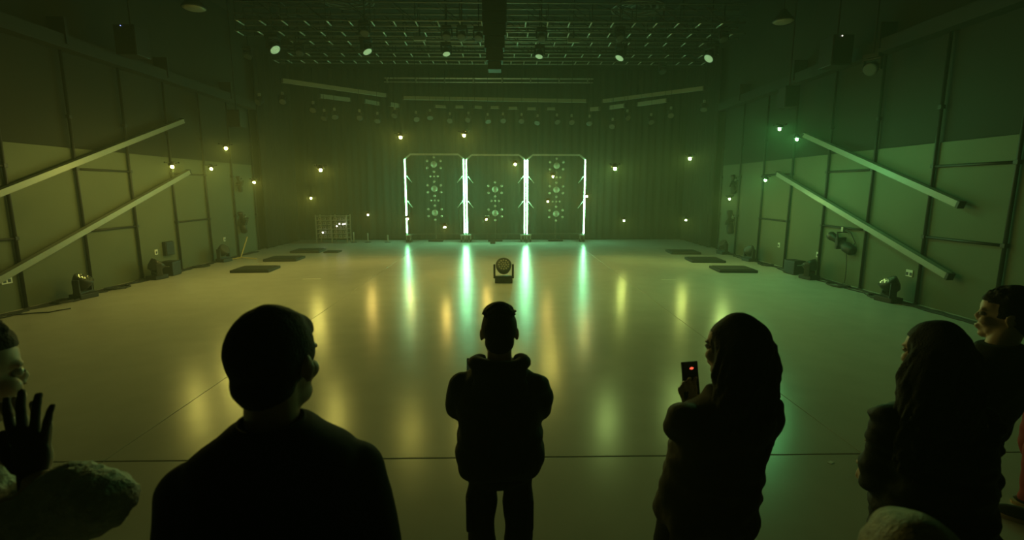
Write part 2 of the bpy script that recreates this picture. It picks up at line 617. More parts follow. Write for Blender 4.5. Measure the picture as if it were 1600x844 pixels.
# ------------------------------------------------------------------ stage lights
def moving_head(loc, rot, label, group, s=.3, aim=30, hang=False, cat='stage light', face='glass', pan=0., cells=True, name='moving_head'):
    """base at the origin, yoke and head above it (turned over when hung)"""
    e = empty(name, loc, rot, label, cat, group)
    g = -1 if hang else 1
    MB().box((0, 0, g * .13 * s), (.95 * s, .72 * s, .26 * s), bev=.04 * s).build('base', 'black', e)
    rz = Matrix.Rotation(R(pan), 3, 'Z')
    y = MB()
    for sx in (-1, 1):
        y.box(rz @ V(sx * .50 * s, 0, g * .62 * s), (.11 * s, .30 * s, .78 * s), rz, bev=.03 * s)
    y.box(rz @ V(0, 0, g * .31 * s), (1.1 * s, .34 * s, .10 * s), rz, bev=.02 * s)
    y.build('yoke', 'blackplastic', e)
    ax = rz @ V(0, math.cos(R(aim)), g * math.sin(R(aim)))
    c = V(0, 0, g * .86 * s)
    h = MB().lathe(c, [(-.42 * s, .14 * s), (-.40 * s, .26 * s), (-.20 * s, .37 * s), (.08 * s, .42 * s), (.24 * s, .43 * s), (.25 * s, .37 * s)], ax, 24)
    h.build('head', 'blackplastic', e, True)
    MB().lathe(c, [(.235 * s, .36 * s), (.262 * s, .35 * s)], ax, 24).build('lens', face, e)
    if cells:
        x = ax.orthogonal().normalized(); yv = ax.cross(x)
        d = MB()
        pts = [(0, 0)] + [(r_ * math.cos(2 * math.pi * k / n_ + o_), r_ * math.sin(2 * math.pi * k / n_ + o_)) for r_, n_, o_ in ((.13, 6, 0), (.26, 12, .2)) for k in range(n_)]
        for px, py in pts:
            d.lathe(c + (x * px + yv * py) * s, [(.25 * s, .052 * s), (.275 * s, .052 * s), (.285 * s, .03 * s)], ax, 6)
        o = d.build('lens_cells', 'cream' if s > .4 and face == 'glass' else face, e)
    if hang:
        MB().bar((0, 0, 0), (0, 0, ZC - .001 - loc[2]), .018, 6).build('drop_rod', 'black', e)
    return e


def par_can(loc, rot, label, group, s=.2, aim=-40, pan=0.):
    """hung lamp: clamp at the top, fork and can below"""
    e = empty('par_lamp', loc, rot, label, 'stage light', group)
    MB().box((0, 0, -.2 * s), (.3 * s, .3 * s, .4 * s), bev=.05 * s).build('clamp', 'dullalu', e)
    rz = Matrix.Rotation(R(pan), 3, 'Z')
    y = MB()
    for sx in (-1, 1):
        y.sq(rz @ V(sx * .5 * s, 0, -.45 * s), rz @ V(sx * .5 * s, 0, -1.05 * s), .08 * s)
    y.sq(rz @ V(-.54 * s, 0, -.42 * s), rz @ V(.54 * s, 0, -.42 * s), .08 * s)
    y.build('fork', 'black', e)
    ax = rz @ V(0, -math.cos(R(aim)), math.sin(R(aim)))
    MB().lathe((0, 0, -1.0 * s), [(-.6 * s, .2 * s), (-.5 * s, .34 * s), (.35 * s, .42 * s), (.36 * s, .47 * s), (.40 * s, .47 * s)], ax, 16).build('can', 'black', e, True)
    MB().lathe((0, 0, -1.0 * s), [(.38 * s, .40 * s), (.41 * s, .38 * s)], ax, 16).build('lens', 'glass', e)
    return e


# the wash light on the floor in the middle
p = atZ(787, 443, 0)
moving_head((p.x, p.y + .15, 0), (0, 0, 0), 'black moving head wash light standing alone in the middle of the floor', None, s=.43, aim=146, pan=0)
floor_heads = [
    (75, 466, 'black moving head on the floor by the left wall, nearest one', 40, 20, .34),
    (246, 436, 'black moving head on the floor by the left wall, beside the power outlet', 30, 60, .34),
    (336, 409, 'dark moving head on the floor by the left wall, beside the leaning yellow pole', 20, 0, .34),
    (1430, 471, 'black moving head on the floor by the right wall, nearest one', 35, -30, .34),
    (1264, 436, 'black moving head on the floor by the right wall, second from the camera', 40, -60, .34),
    (1178, 408, 'dark moving head on the floor by the right wall, third from the camera', 30, 0, .32),
    (1129, 397, 'dark moving head on the floor by the right wall, farthest from the camera', 30, 0, .32)]
for u, v, l, aim, pan, s in floor_heads:
    q = atZ(u, v, 0)
    x = max(XL + .42, min(XR - .42, q.x))
    rz = R(-100) if u < 800 else R(100)
    moving_head((x, q.y, 0), (0, 0, rz), l, 'moving heads standing along the side walls', s=s * 1.15, aim=aim + 20, pan=pan)
for u, v, l in ((268, 430, 'dark flight box on the floor right of the moving head by the left outlet'), (1240, 428, 'dark flight box on the floor left of the moving head by the right wall')):
    q = atZ(u, v, 0)
    e = empty('power_box', (q.x, q.y, 0), (0, 0, .1), l, 'box', 'flight boxes beside the moving heads')
    MB().box((0, 0, .17), (.30, .40, .32), bev=.012).build('body', 'blackplastic', e)
    MB().box((0, 0, .345), (.31, .41, .03), bev=.008).build('lid', 'black', e)
    MB().bar((-.08, -.215, .25), (.08, -.215, .25), .012, 6).build('handle', 'dullalu', e)

# the bright-faced wash lights under the trusses
G = 'wash lights with pale honeycomb faces under the roof trusses'
for u, v, s, aim, pan, face, l in (
        (427, 74, .40, 48, -112, 'wash_face', 'wash light with pale green honeycomb face at the left end of the trusses'),
        (572, 77, .36, 58, -115, 'wash_face', 'wash light with pale green face, second from the left under the trusses'),
        (697, 81, .30, 68, -150, 'wash_face', 'wash light with pale face left of the dark hanging column'),
        (843, 85, .30, 68, 150, 'wash_face', 'wash light with pale face right of the dark hanging column'),
        (970, 87, .36, 58, 115, 'wash_face', 'wash light with pale green face, second from the right under the trusses'),
        (1110, 88, .40, 48, 112, 'wash_face', 'wash light with pale green honeycomb face at the right end of the trusses')):
    q = atZ(u, v, 6.15)
    moving_head((q.x, q.y, 6.15 + .86 * s), (0, 0, 0), l, G, s=s, aim=aim, hang=True, pan=pan, face=face)
G = 'small dark moving heads among the roof trusses'
spots = [(570, 52, 'left of the trusses, above the second wash light'), (698, 58, 'left of the hanging column, outer one'), (722, 58, 'left of the hanging column, middle one of three'),
         (748, 60, 'left of the hanging column, the one next to it'), (846, 61, 'right of the hanging column'), (968, 60, 'above the second wash light from the right'),
         (388, 88, 'at the far left end of the trusses'), (1146, 106, 'at the far right end of the trusses, lower one'), (1130, 62, 'at the far right end of the trusses, upper one'),
         (468, 83, 'between the two left wash lights'), (1035, 112, 'below the right half of the trusses')]
for u, v, l in spots:
    q = atZ(u, v, 6.45)
    moving_head((q.x, q.y, 6.75), (0, 0, R(180)), 'small dark moving head ' + l, G, s=.30, aim=60, hang=True, face='glass', pan=(u * 7) % 60 - 30)
for u, v, l in ((656, 60, 'left'), (896, 63, 'right')):
    q = atZ(u, v, 6.55)
    e = empty('bar_lamp', q, (0, 0, 0), 'short pale bar lamp under the trusses, %s one' % l, 'stage light', 'short bar lamps under the trusses')
    MB().box((0, 0, 0), (.36, .14, .12), bev=.02).build('housing', 'dullalu', e)
    MB().box((0, -.03, -.065), (.32, .10, .015)).build('lens', 'cream', e)
    MB().box((0, 0, .15), (.05, .05, .2)).build('clamp', 'black', e)
    MB().bar((0, 0, .2), (0, 0, ZC - .001 - q.z), .012, 6).build('drop_rod', 'black', e)
# row of par lamps hung lower at the back, following the arc
G = 'small par lamps hung in a row above the stage frames'
pars = [(406, 160), (442, 158), (490, 172), (507, 184), (523, 182), (562, 184), (590, 188), (617, 180), (650, 186), (672, 183), (703, 188), (732, 187), (762, 189), (786, 188), (815, 189),
        (840, 191), (870, 190), (893, 191), (921, 192), (957, 197), (980, 184), (1017, 190), (1048, 180), (1100, 170)]
nth = ['first', 'second', 'third', 'fourth', 'fifth', 'sixth', 'seventh', 'eighth', 'ninth', 'tenth', 'eleventh', 'twelfth']
for k, (u, v) in enumerate(pars):
    Y = 19.3 - 3.2 * (abs(u - 780) / 380.0) ** 1.6
    q = atY(u, v, Y)
    lab = 'small dark par lamp in the hung row, %s from the left end' % nth[k] if k < 12 else 'small dark par lamp in the hung row, %s from the right end' % nth[23 - k]
    e = par_can((q.x, q.y, q.z + .28), (0, 0, 0), lab, G, s=.24, aim=-35 - (k * 13) % 20, pan=(k * 37) % 50 - 25)
    MB().bar((0, 0, 0), (0, 0, ZC - q.z - .28), .008, 4).build('hang_wire', 'cable', e)

# hanging dark column in the middle, between camera and trusses
p0 = atY(773, 112, 13.6)
e = empty('speaker_column', (p0.x, 13.6, p0.z), (0, 0, 0), 'dark column of boxes hanging from the ceiling in front of the trusses, in the middle', 'speaker')
z = 0
for k, (w, h) in enumerate(((.34, .22), (.44, .30), (.52, .30), (.58, .30), (.62, .30), (.62, .30), (.62, .34))):
    MB().box((0, .0, z + h / 2), (w, .42, h - .02), bev=.015).build('cabinet', 'black', e)
    z += h
MB().tube([(0, 0, z), (0, 0, ZC - p0.z)], .05, 8).build('hoist', 'black', e)

# dark speaker boxes high on the side walls, with a blue-white indicator
for u, v, X, l, led in ((207, 66, XL + .75, 'black box with a tiny blue light hanging high by the left wall', 'led_blue'), (1306, 82, XR - .75, 'black box with a tiny white light hanging high by the right wall', 'led_white'),
                        (370, 186, XL + .9, 'dark flat box hanging high near the far left wall', None), (1232, 152, XR - .9, 'dark flat box hanging high near the far right wall', None)):
    q = atX(u, v, X)
    e = empty('wall_speaker', q, (0, 0, 0), l, 'speaker', 'dark boxes hanging high along the side walls')
    s = 1.0 if led else .8
    MB().box((0, 0, 0), (.45 * s, .45 * s, .62 * s), bev=.02).build('cabinet', 'duct' if not led else 'black', e)
    MB().box((0, -.228 * s, -.02), (.40 * s, .012, .54 * s)).build('grille', 'blackplastic', e)
    MB().bar((0, 0, .3 * s), (0, 0, ZC - q.z), .02, 6).build('rod', 'black', e)
    if led:
        MB().ell((-.05, -.24, .27), .012, sub=1).build('indicator', led, e)
q = atX(1362, 110, XR - .7)
moving_head((q.x, q.y, q.z + .3), (0, 0, R(120)), 'small dark fixture hanging high by the right wall', None, s=.3, aim=30, hang=True, name='wall_fixture', face='blackplastic', cells=False)


# profile spotlights hung on the wall rails
def profile_spot(loc, rot, label, s=1.):
    e = empty('profile_spotlight', loc, rot, label, 'stage light', 'profile spotlights hooked on the wall rails')
    # hangs from z=0; barrel along local x, pointing to -x and slightly up
    b = MB()
    ax = V(-1, 0, .42).normalized()
    c = V(.05, 0, -.38) * s
    b.lathe(c, [(-.34 * s, .07 * s), (-.30 * s, .11 * s), (-.10 * s, .12 * s), (-.06 * s, .10 * s), (.05 * s, .085 * s)], ax, 16)
    b.build('lamp_house', 'black', e, True)
    MB().lathe(c, [(.05 * s, .075 * s), (.34 * s, .075 * s), (.36 * s, .095 * s), (.46 * s, .10 * s), (.47 * s, .09 * s)], ax, 16).build('barrel', 'blackplastic', e, True)
    MB().box(c + ax * (.08 * s), (.05 * s, .26 * s, .26 * s)).build('shutter_frame', 'black', e)
    y = MB()
    for sy_ in (-1, 1):
        y.sq(V(.0, sy_ * .14, -.10) * s, V(.05, sy_ * .14, -.40) * s, .022 * s)
    y.sq(V(0, -.15, -.10) * s, V(0, .15, -.10) * s, .022 * s)
    y.build('yoke', 'black', e)
    MB().box((0, 0, -.04 * s), (.06 * s, .07 * s, .12 * s), bev=.01).build('clamp', 'dullalu', e)
    MB().tube([V(.30, 0, -.45) * s, V(.36, .02, -.3) * s, V(.2, .03, -.1) * s, V(.0, .03, -.02) * s], .012, 6).build('lead', 'cable', e)
    return e


profile_spot((XR - .12, 11.25, 1.28), (0, 0, R(95) + math.pi), 'black profile spotlight hooked on the lower rail of the right wall, its cable hanging down', 1.0)
for u, v, X, l, s in ((383, 338, XL + .13, 'dark profile spotlight on the far left wall, hanging on a pipe', .9), (1146, 338, XR - .13, 'dark profile spotlight on the far right wall, lower one', 1.0),
                      (1150, 280, XR - .13, 'dark profile spotlight on the far right wall, upper one', .8), (377, 281, XL + .13, 'dark profile spotlight on the far left wall, upper one', .65)):
    q = atX(u, v, X)
    s_ = 1 if X > 0 else -1
    e = profile_spot(q, (0, R(50), R(95 if X < 0 else -95)), l, s)
    MB().tube([(0, 0, 0), (-.02, 0, .05)], .02, 6).build('hook', 'black', e)


# outlets and the wall box
def outlet(u, v, X, w, label):
    q = atX(u, v, X)
    s = 1 if X < 0 else -1
    e = empty('power_outlet', q, (0, 0, 0), label, 'outlet', 'pale power outlets on the side walls')
    MB().box((0, 0, 0), (.016, w, .13), bev=.004).build('plate', 'white', e)
    for k in range(2 if w > .11 else 1):
        yy = (k - .5) * .085 if w > .11 else 0
        MB().box((s * .010, yy, -.012), (.008, .05, .06)).build('socket', 'blackplastic', e)
    return e


oxl, oxr = XL + .03, XR - .03
outlet(10, 438, oxl, .20, 'pale double power outlet on the left wall at the picture edge')
outlet(244, 394, oxl, .11, 'pale power outlet on the left wall above the moving head')
outlet(351, 374, oxl, .11, 'small pale power outlet on the far left wall')
outlet(1278, 398, oxr, .11, 'small pale power outlet on the right wall between two pipes')
outlet(1421, 427, oxr, .16, 'pale power outlet on the right wall above the nearest moving head')
outlet(1217, 383, oxr, .09, 'tiny pale power outlet on the far right wall')
q = atX(263, 388, XL + .06)
e = empty('wall_box', q, (0, 0, 0), 'dark square box mounted on the left wall beside the outlet', 'box')
MB().box((0, 0, 0), (.1, .34, .36), bev=.01).build('body', 'duct', e)
MB().box((.055, 0, 0), (.012, .30, .32), bev=.004).build('door', 'black', e)
# leaning yellow pole / stand
q = atZ(313, 405, 0)
q.x = max(q.x, XL + .62)
e = empty('pole_stand', (q.x, q.y, 0), (0, 0, 0), 'thin yellow pole leaning on its low stand by the left wall', 'stand')
MB().tube([(0, 0, .03), (-.12, .75, .62)], .018, 8).build('pole', 'yellow', e)
for a in (0, 2.1, 4.2):
    MB().tube([(0, 0, .05), (.5 * math.cos(a), .35 * math.sin(a), .012)], .014, 6).build('leg', 'yellow', e)

# cables along both walls
rnd = random.Random(5)


def cable(pts, label, r=.012, wig=.05, group=None):
    P = []
    for a, b in zip(pts, pts[1:]):
        a, b = Vector(a), Vector(b)
        n = max(2, int((b - a).length / .18))
        for k in range(n):
            P.append(a.lerp(b, k / n) + Vector((rnd.uniform(-wig, wig), rnd.uniform(-wig, wig), 0)))
    P.append(Vector(pts[-1]))
    o = MB().tube(P, r, 6).build('cable', 'cable', None, True)
    return tag(o, label, 'cable', group)


for x, s, sd in ((XL, 1, 'left'), (XR, -1, 'right')):
    for k, dx in enumerate((.14, .19, .25, .3)):
        cable([(x + s * dx, 6.0, .014), (x + s * (dx + .04), 9.0, .014), (x + s * dx, 12.0, .014), (x + s * (dx + .06), 15.0, .014), (x + s * dx, 17.5, .014)],
              'black power cable lying along the foot of the %s wall' % sd, group='cables along the foot of the %s wall' % sd, wig=.035 + .02 * k)
    for k, y in enumerate((9.6, 10.9, 12.7, 14.0)):
        cc = V(x + s * .36, y, .016)
        pts = [cc + V(.16 * math.cos(t), .28 * math.sin(t), .012 * (t / 6.28)) for t in [i * .5 for i in range(26)]]
        cable(pts, 'loose coil of black cable at the foot of the %s wall' % sd, wig=.03, r=.014, group='cable coils by the %s wall' % sd)
cable([(XR - .12, 11.05, .75), (XR - .14, 11.0, .3), (XR - .13, 11.02, .05), (XR - .22, 11.0, .014)], 'thin cable hanging from the profile spotlight down the right wall', .008, .01)
cable([(XL + .35, 8.5, .014), (XL + .8, 8.75, .014), (XL + .95, 9.0, .014)], 'short black cable trailing on the floor near the left picture edge', .010, .04)

# black pads on the floor
nths = ['nearest', 'middle', 'farthest']
for side, pts in (('left', ((400, 421), (445, 404.5), (482, 392))), ('right', ((1145, 421), (1101, 406.5), (1067, 394)))):
    for k, (u, v) in enumerate(pts):
        q = atZ(u, v, .03)
        e = empty('floor_pad', (q.x, q.y, 0), (0, 0, R(3 if side == 'left' else -4)), 'flat black pad lying on the floor at %s, %s of the three' % (side, nths[k]), 'pad', 'black pads lying on the floor')
        MB().box((0, 0, .035), (.98, .82, .07), bev=.012).build('mat', 'pad', e)
        MB().box((0, 0, .078), (.86, .70, .014), bev=.004).build('top_sheet', 'pad', e)
q = atZ(520, 394, 0)
e = empty('floor_pad', (q.x, q.y, 0), (0, 0, 0), 'small dark pad on the floor right of the far left rack', 'pad')
MB().box((0, 0, .02), (.5, .45, .04), bev=.01).build('mat', 'pad', e)


for u, v, L, a, l in ((487, 436, .42, 5, 'pale strip of tape on the floor left of the middle, before the pads'), (1045, 437, .34, -8, 'pale strip of tape on the floor right of the middle'),
                      (1298, 723, .05, 30, 'tiny pale scrap on the floor near the front joint, right side')):
    q = atZ(u, v, 0)
    o = MB().box((0, 0, .0015), (L, max(.03, L * .12), .003), bev=.001).build('floor_tape', 'white', None, False, (q.x, q.y, 0))
    o.rotation_euler = (0, 0, R(a))
    tag(o, l, 'tape')

# ------------------------------------------------------------------ glowing stage frames
YG = 20.6
gsc = None


def gate(u0, u1, vt, vb, name, label):
    A, B = atY(u0, vb, YG), atY(u1, vb, YG)
    T = atY(u0, vt, YG)
    w, z0, z1 = B.x - A.x, A.z, T.z
    e = empty('light_gate', (A.x, YG, 0), (0, 0, 0), label, 'light frame', 'frames with glowing upright tubes on the stage')
    for x in (0, w):
        MB().tube([(x, 0, z0), (x, 0, z1)], .024, 10).build('light_tube', 'tube_lit', e, True)
        MB().sq((x, .07, z0 - .15), (x, .07, z1 + .05), .05).build('upright', 'dullalu', e)
        si = 1 if x == 0 else -1
        MB().box((x + si * .065, .1, .28), (.21, .42, .05)).build('base_plate', 'dullalu', e)
        MB().box((x + si * .065, .1, .18), (.12, .3, .16), bev=.01).build('base_block', 'black', e)
        for sx, syy in ((-.01, -.05), (.14, -.05), (-.01, .25), (.14, .25)):
            MB().sq((x + si * sx, syy, .06), (x + si * sx, syy, .27), .025).build('caster_fork', 'dullalu', e)
            MB().lathe((x + si * sx, syy, .055), [(-.016, .055), (.016, .055)], (1, 0, 0), 12).build('caster', 'wheel', e, True)
    c, zt = .22, z1 + .20
    fr = [(0, .07, z1 + .02), (c, .07, zt), (w - c, .07, zt), (w, .07, z1 + .02)]
    MB().sq(fr[0], fr[1], .06).build('corner_bar', 'dullalu', e)
    MB().sq(fr[1], fr[2], .07).build('top_bar', 'dullalu', e)
    MB().sq(fr[2], fr[3], .06).build('corner_bar', 'dullalu', e)
    MB().sq((0, .1, .32), (w, .1, .32), .05).build('bottom_rail', 'black', e)
    H_ = z1 - z0
    for x, s in ((0, 1), (w, -1)):
        for f in (.78, .44):
            zz = z0 + H_ * f
            MB().sq((x + s * .06, .06, zz), (x + s * .27, -.02, zz - .27), .03).build('brace', 'dullalu', e)
    return e


gate(636, 726, 249, 364, 'a', 'left of the three frames with glowing pale green upright tubes')
gate(730, 819.5, 250, 364, 'b', 'middle of the three frames with glowing pale green upright tubes')
gate(823.5, 912, 250, 365, 'c', 'right of the three frames with glowing pale green upright tubes')

# towers of round reflectors inside the frames
for u, vs, l in ((681, (257, 295, 332.5), 'left tower of round reflectors behind the glowing frames'), (774, (296, 333), 'middle tower of round reflectors, shorter than its neighbours'), (868, (259, 296.5, 334), 'right tower of round reflectors behind the glowing frames')):
    q = atY(u, 376, YG + .22)
    e = empty('reflector_tower', (q.x, YG + .22, 0), (0, 0, 0), l, 'reflector tower', 'towers of round reflectors behind the frames')
    top = atY(u, vs[0], YG + .22).z
    MB().sq((0, .1, .04), (0, .1, top + .35), .06).build('mast', 'black', e)
    MB().box((0, .1, .03), (.6, .4, .06), bev=.01).build('base', 'black', e)
    for k, v in enumerate(vs):
        zc = atY(u, v, YG + .22).z
        MB().box((0, .03, zc), (.52, .05, .10)).build('crossbar', 'black', e)
        MB().lathe((0, -.02, zc), [(.04, .13), (0, .12), (-.03, .04)], (0, -1, 0), 14).build('reflector', 'cream', e, True)
        for dx, dz in ((.27, .14), (-.27, .14), (.27, -.14), (-.27, -.14), (0, .29), (0, -.29)):
            MB().lathe((dx, -.02, zc + dz), [(.03, .052), (0, .05), (-.02, .02)], (0, -1, 0), 10).build('small_reflector', 'cream', e, True)
        if not (k == 0):
            for dx in (-.15, 0, .15):
                MB().lathe((dx, -.02, zc + .50), [(.03, .045), (0, .043), (-.02, .02)], (0, -1, 0), 8).build('small_reflector', 'cream', e, True)
    st_ = MB()
    for dx in (-.27, .27):
        st_.sq((dx, .05, atY(u, vs[-1], YG).z - .3), (dx, .05, top + .2), .02)
    st_.build('side_rods', 'black', e)

# charging rack at the back left
A, B, T = atY(495.5, 378, 20.3), atY(543, 378, 20.3), atY(495, 336, 20.3)
w, h = B.x - A.x, T.z
e = empty('storage_rack', (A.x, 20.3, 0), (0, 0, 0), 'open metal rack of shelves with small lights at the back left', 'rack')
for x in (0, w * .5, w):
    for y in (0, .5):
        MB().sq((x, y, 0), (x, y, h), .045).build('post', 'dullalu', e)
for k in range(6):
    z = .2 + k * (h - .25) / 5
    MB().box((w / 2, .25, z), (w - .05, .48, .025)).build('shelf', 'dullalu', e)
n = 0
for c in range(2):
    for k in range(5):
        z = .2 + k * (h - .25) / 5 + .07
        for j in range(3):
            x = w * .5 * c + .15 + j * .18
            bx = empty('charging_case', (A.x + x, 20.42, z - .055), (0, 0, 0), 'small pale case on the rack, %s shelf, %s column, %s of three' % (('bottom', 'second', 'third', 'fourth', 'top')[k], ('left', 'right')[c], ('left', 'middle', 'right')[j]), 'case', 'small cases on the rack shelves')
            MB().box((0, 0, .055), (.12, .2, .10), bev=.01).build('body', 'dullalu' if j else 'cream', bx)
            MB().box((0, -.103, .055), (.06, .006, .05)).build('front', 'blackplastic', bx)
for u, v, r in ((504.5, 363.5, .035), (526.5, 353.5, .03), (530.5, 350, .03), (536, 350.5, .03), (539, 350, .028)):
    q = atY(u, v, 20.15)
    o = MB().lathe((0, 0, 0), [(0, r), (.02, r), (.035, r * .5)], (0, -1, 0), 10).build('rack_light', 'led_white', e)
    o.location = (q.x - A.x, q.y - 20.3, q.z)
for u, hh in ((553, .42), (575, .38), (606, .3)):
    q = atY(u, 377, 20.5)
    l = {553: 'short dark stand just right of the rack', 575: 'short dark stand, second right of the rack', 606: 'short dark stand near the left glowing frame'}[u]
    e = empty('low_stand', (q.x, 20.5, 0), (0, 0, 0), l, 'stand', 'short stands along the back')
    MB().tube([(0, 0, .02), (0, 0, hh)], .03, 8).build('post', 'dullalu', e)
    MB().lathe((0, 0, 0), [(0, .13), (.02, .12), (.03, .05)], n=12).build('base', 'black', e)
q = atZ(770, 381, 0)
e = empty('floor_case', (q.x, q.y, 0), (0, 0, 0), 'tiny dark case on the floor before the middle frame', 'case')
MB().box((0, 0, .05), (.2, .14, .1), bev=.01).build('body', 'black', e)
MB().box((0, 0, .108), (.14, .03, .016)).build('handle', 'black', e)

# ------------------------------------------------------------------ hovering lamps
def drone_proto(mk, loc):
    e = empty('hovering_lamp', loc)
    MB().lathe((0, 0, 0), [(.022, .062), (.030, .070), (.060, .060), (.095, .04), (.104, .01)], n=14).build('body', 'blackplastic', e, True)  # wide rim added as a cap, keeps lamp light off ceiling and upper haze
    for k in range(4):
        a = math.pi / 4 + k * math.pi / 2
        d = V(math.cos(a), math.sin(a), 0)
        arm = MB().bar(d * .05 + V(0, 0, .07), d * .12 + V(0, 0, .085), .006, 6).build('arm', 'blackplastic', e)
        MB().lathe(d * .12 + V(0, 0, .085), [(-.012, .012), (.014, .012)], n=8).build('motor', 'black', arm)
        r_ = MB()
        for sg in (-1, 1):
            t = V(-d.y, d.x, 0) * sg
            r_.box(d * .12 + t * .03 + V(0, 0, .102), (.06, .010, .002), Matrix.Rotation(a + math.pi / 2, 3, 'Z'))
        r_.build('rotor', 'blackplastic', e)
    MB().ell((0, 0, 0), .026, sub=2).build('lamp', mk, e, True)
    return e


LIGHTS = [  # u, v, Y, colour, label
    (626, 215, 10.3, 'warm', 'bright warm hovering lamp high above the left frame, left of the top pair'),
    (725, 212, 10.5, 'warm', 'bright warm hovering lamp high above the frames, right of the top pair'),
    (353, 232, 10.7, 'warm', 'bright warm hovering lamp, highest over the left wall'),
    (269, 261, 10.3, 'warm', 'bright warm hovering lamp, leftmost, near the left wall'),
    (330, 264, 12.0, 'warm', 'warm hovering lamp below the highest one over the left wall'),
    (397, 285, 13.2, 'warm', 'warm hovering lamp at the far end of the left wall'),
    (501, 266, 9.7, 'warm', 'large bright warm hovering lamp above the back left rack'),
    (486, 310, 14.6, 'warm', 'warm hovering lamp low above the back left rack'),
    (575, 336, 14.9, 'warm_dim', 'small warm hovering lamp low between the rack and the left frame'),
    (637, 342, 15.2, 'warm_dim', 'small warm hovering lamp in front of the leftmost glowing tube'),
    (695, 355, 12.7, 'warm_dim', 'small warm hovering lamp lowest in front of the left frame'),
    (760, 343, 14.5, 'warm_dim', 'small warm hovering lamp low in front of the middle frame'),
    (805, 257, 12.0, 'warm', 'warm hovering lamp at the top right of the middle frame'),
    (864, 276, 12.7, 'warm', 'warm hovering lamp in the upper part of the right frame'),
    (856, 315, 15.0, 'warm_dim', 'small warm hovering lamp at half height in the right frame'),
    (917, 307, 14.0, 'warm_dim', 'small warm hovering lamp just right of the rightmost glowing tube'),
    (961, 264, 9.4, 'lime', 'large yellow-green hovering lamp right of the frames'),
    (975, 345, 15.3, 'lime_dim', 'small yellow-green hovering lamp low right of the frames'),
    (1072, 344, 14.3, 'lime_dim', 'small yellow-green hovering lamp low before the right drape'),
    (1078, 248, 10.6, 'lime', 'green hovering lamp high between the frames and the right wall'),
    (1140, 311, 14.0, 'lime', 'yellow-green hovering lamp before the far right wall'),
    (1196, 282, 12.0, 'teal', 'green hovering lamp near the end of the lower right tube'),
    (1218, 202, 10.1, 'teal', 'brightest green hovering lamp, highest one at the right'),
    (1245, 218, 10.5, 'teal', 'bright green hovering lamp beside the upper end of the right wall tube'),
]
protos = {}
for u, v, Y, c, l in LIGHTS:
    q = atY(u, v, Y)
    if c in protos:
        o = copy_tree(protos[c])
    else:
        o = protos[c] = drone_proto(c, q)
    o.location = q
    o.rotation_euler = (0, 0, R((u * 13) % 90))
    tag(o, l, 'hovering lamp', 'glowing lamps hovering over the floor')

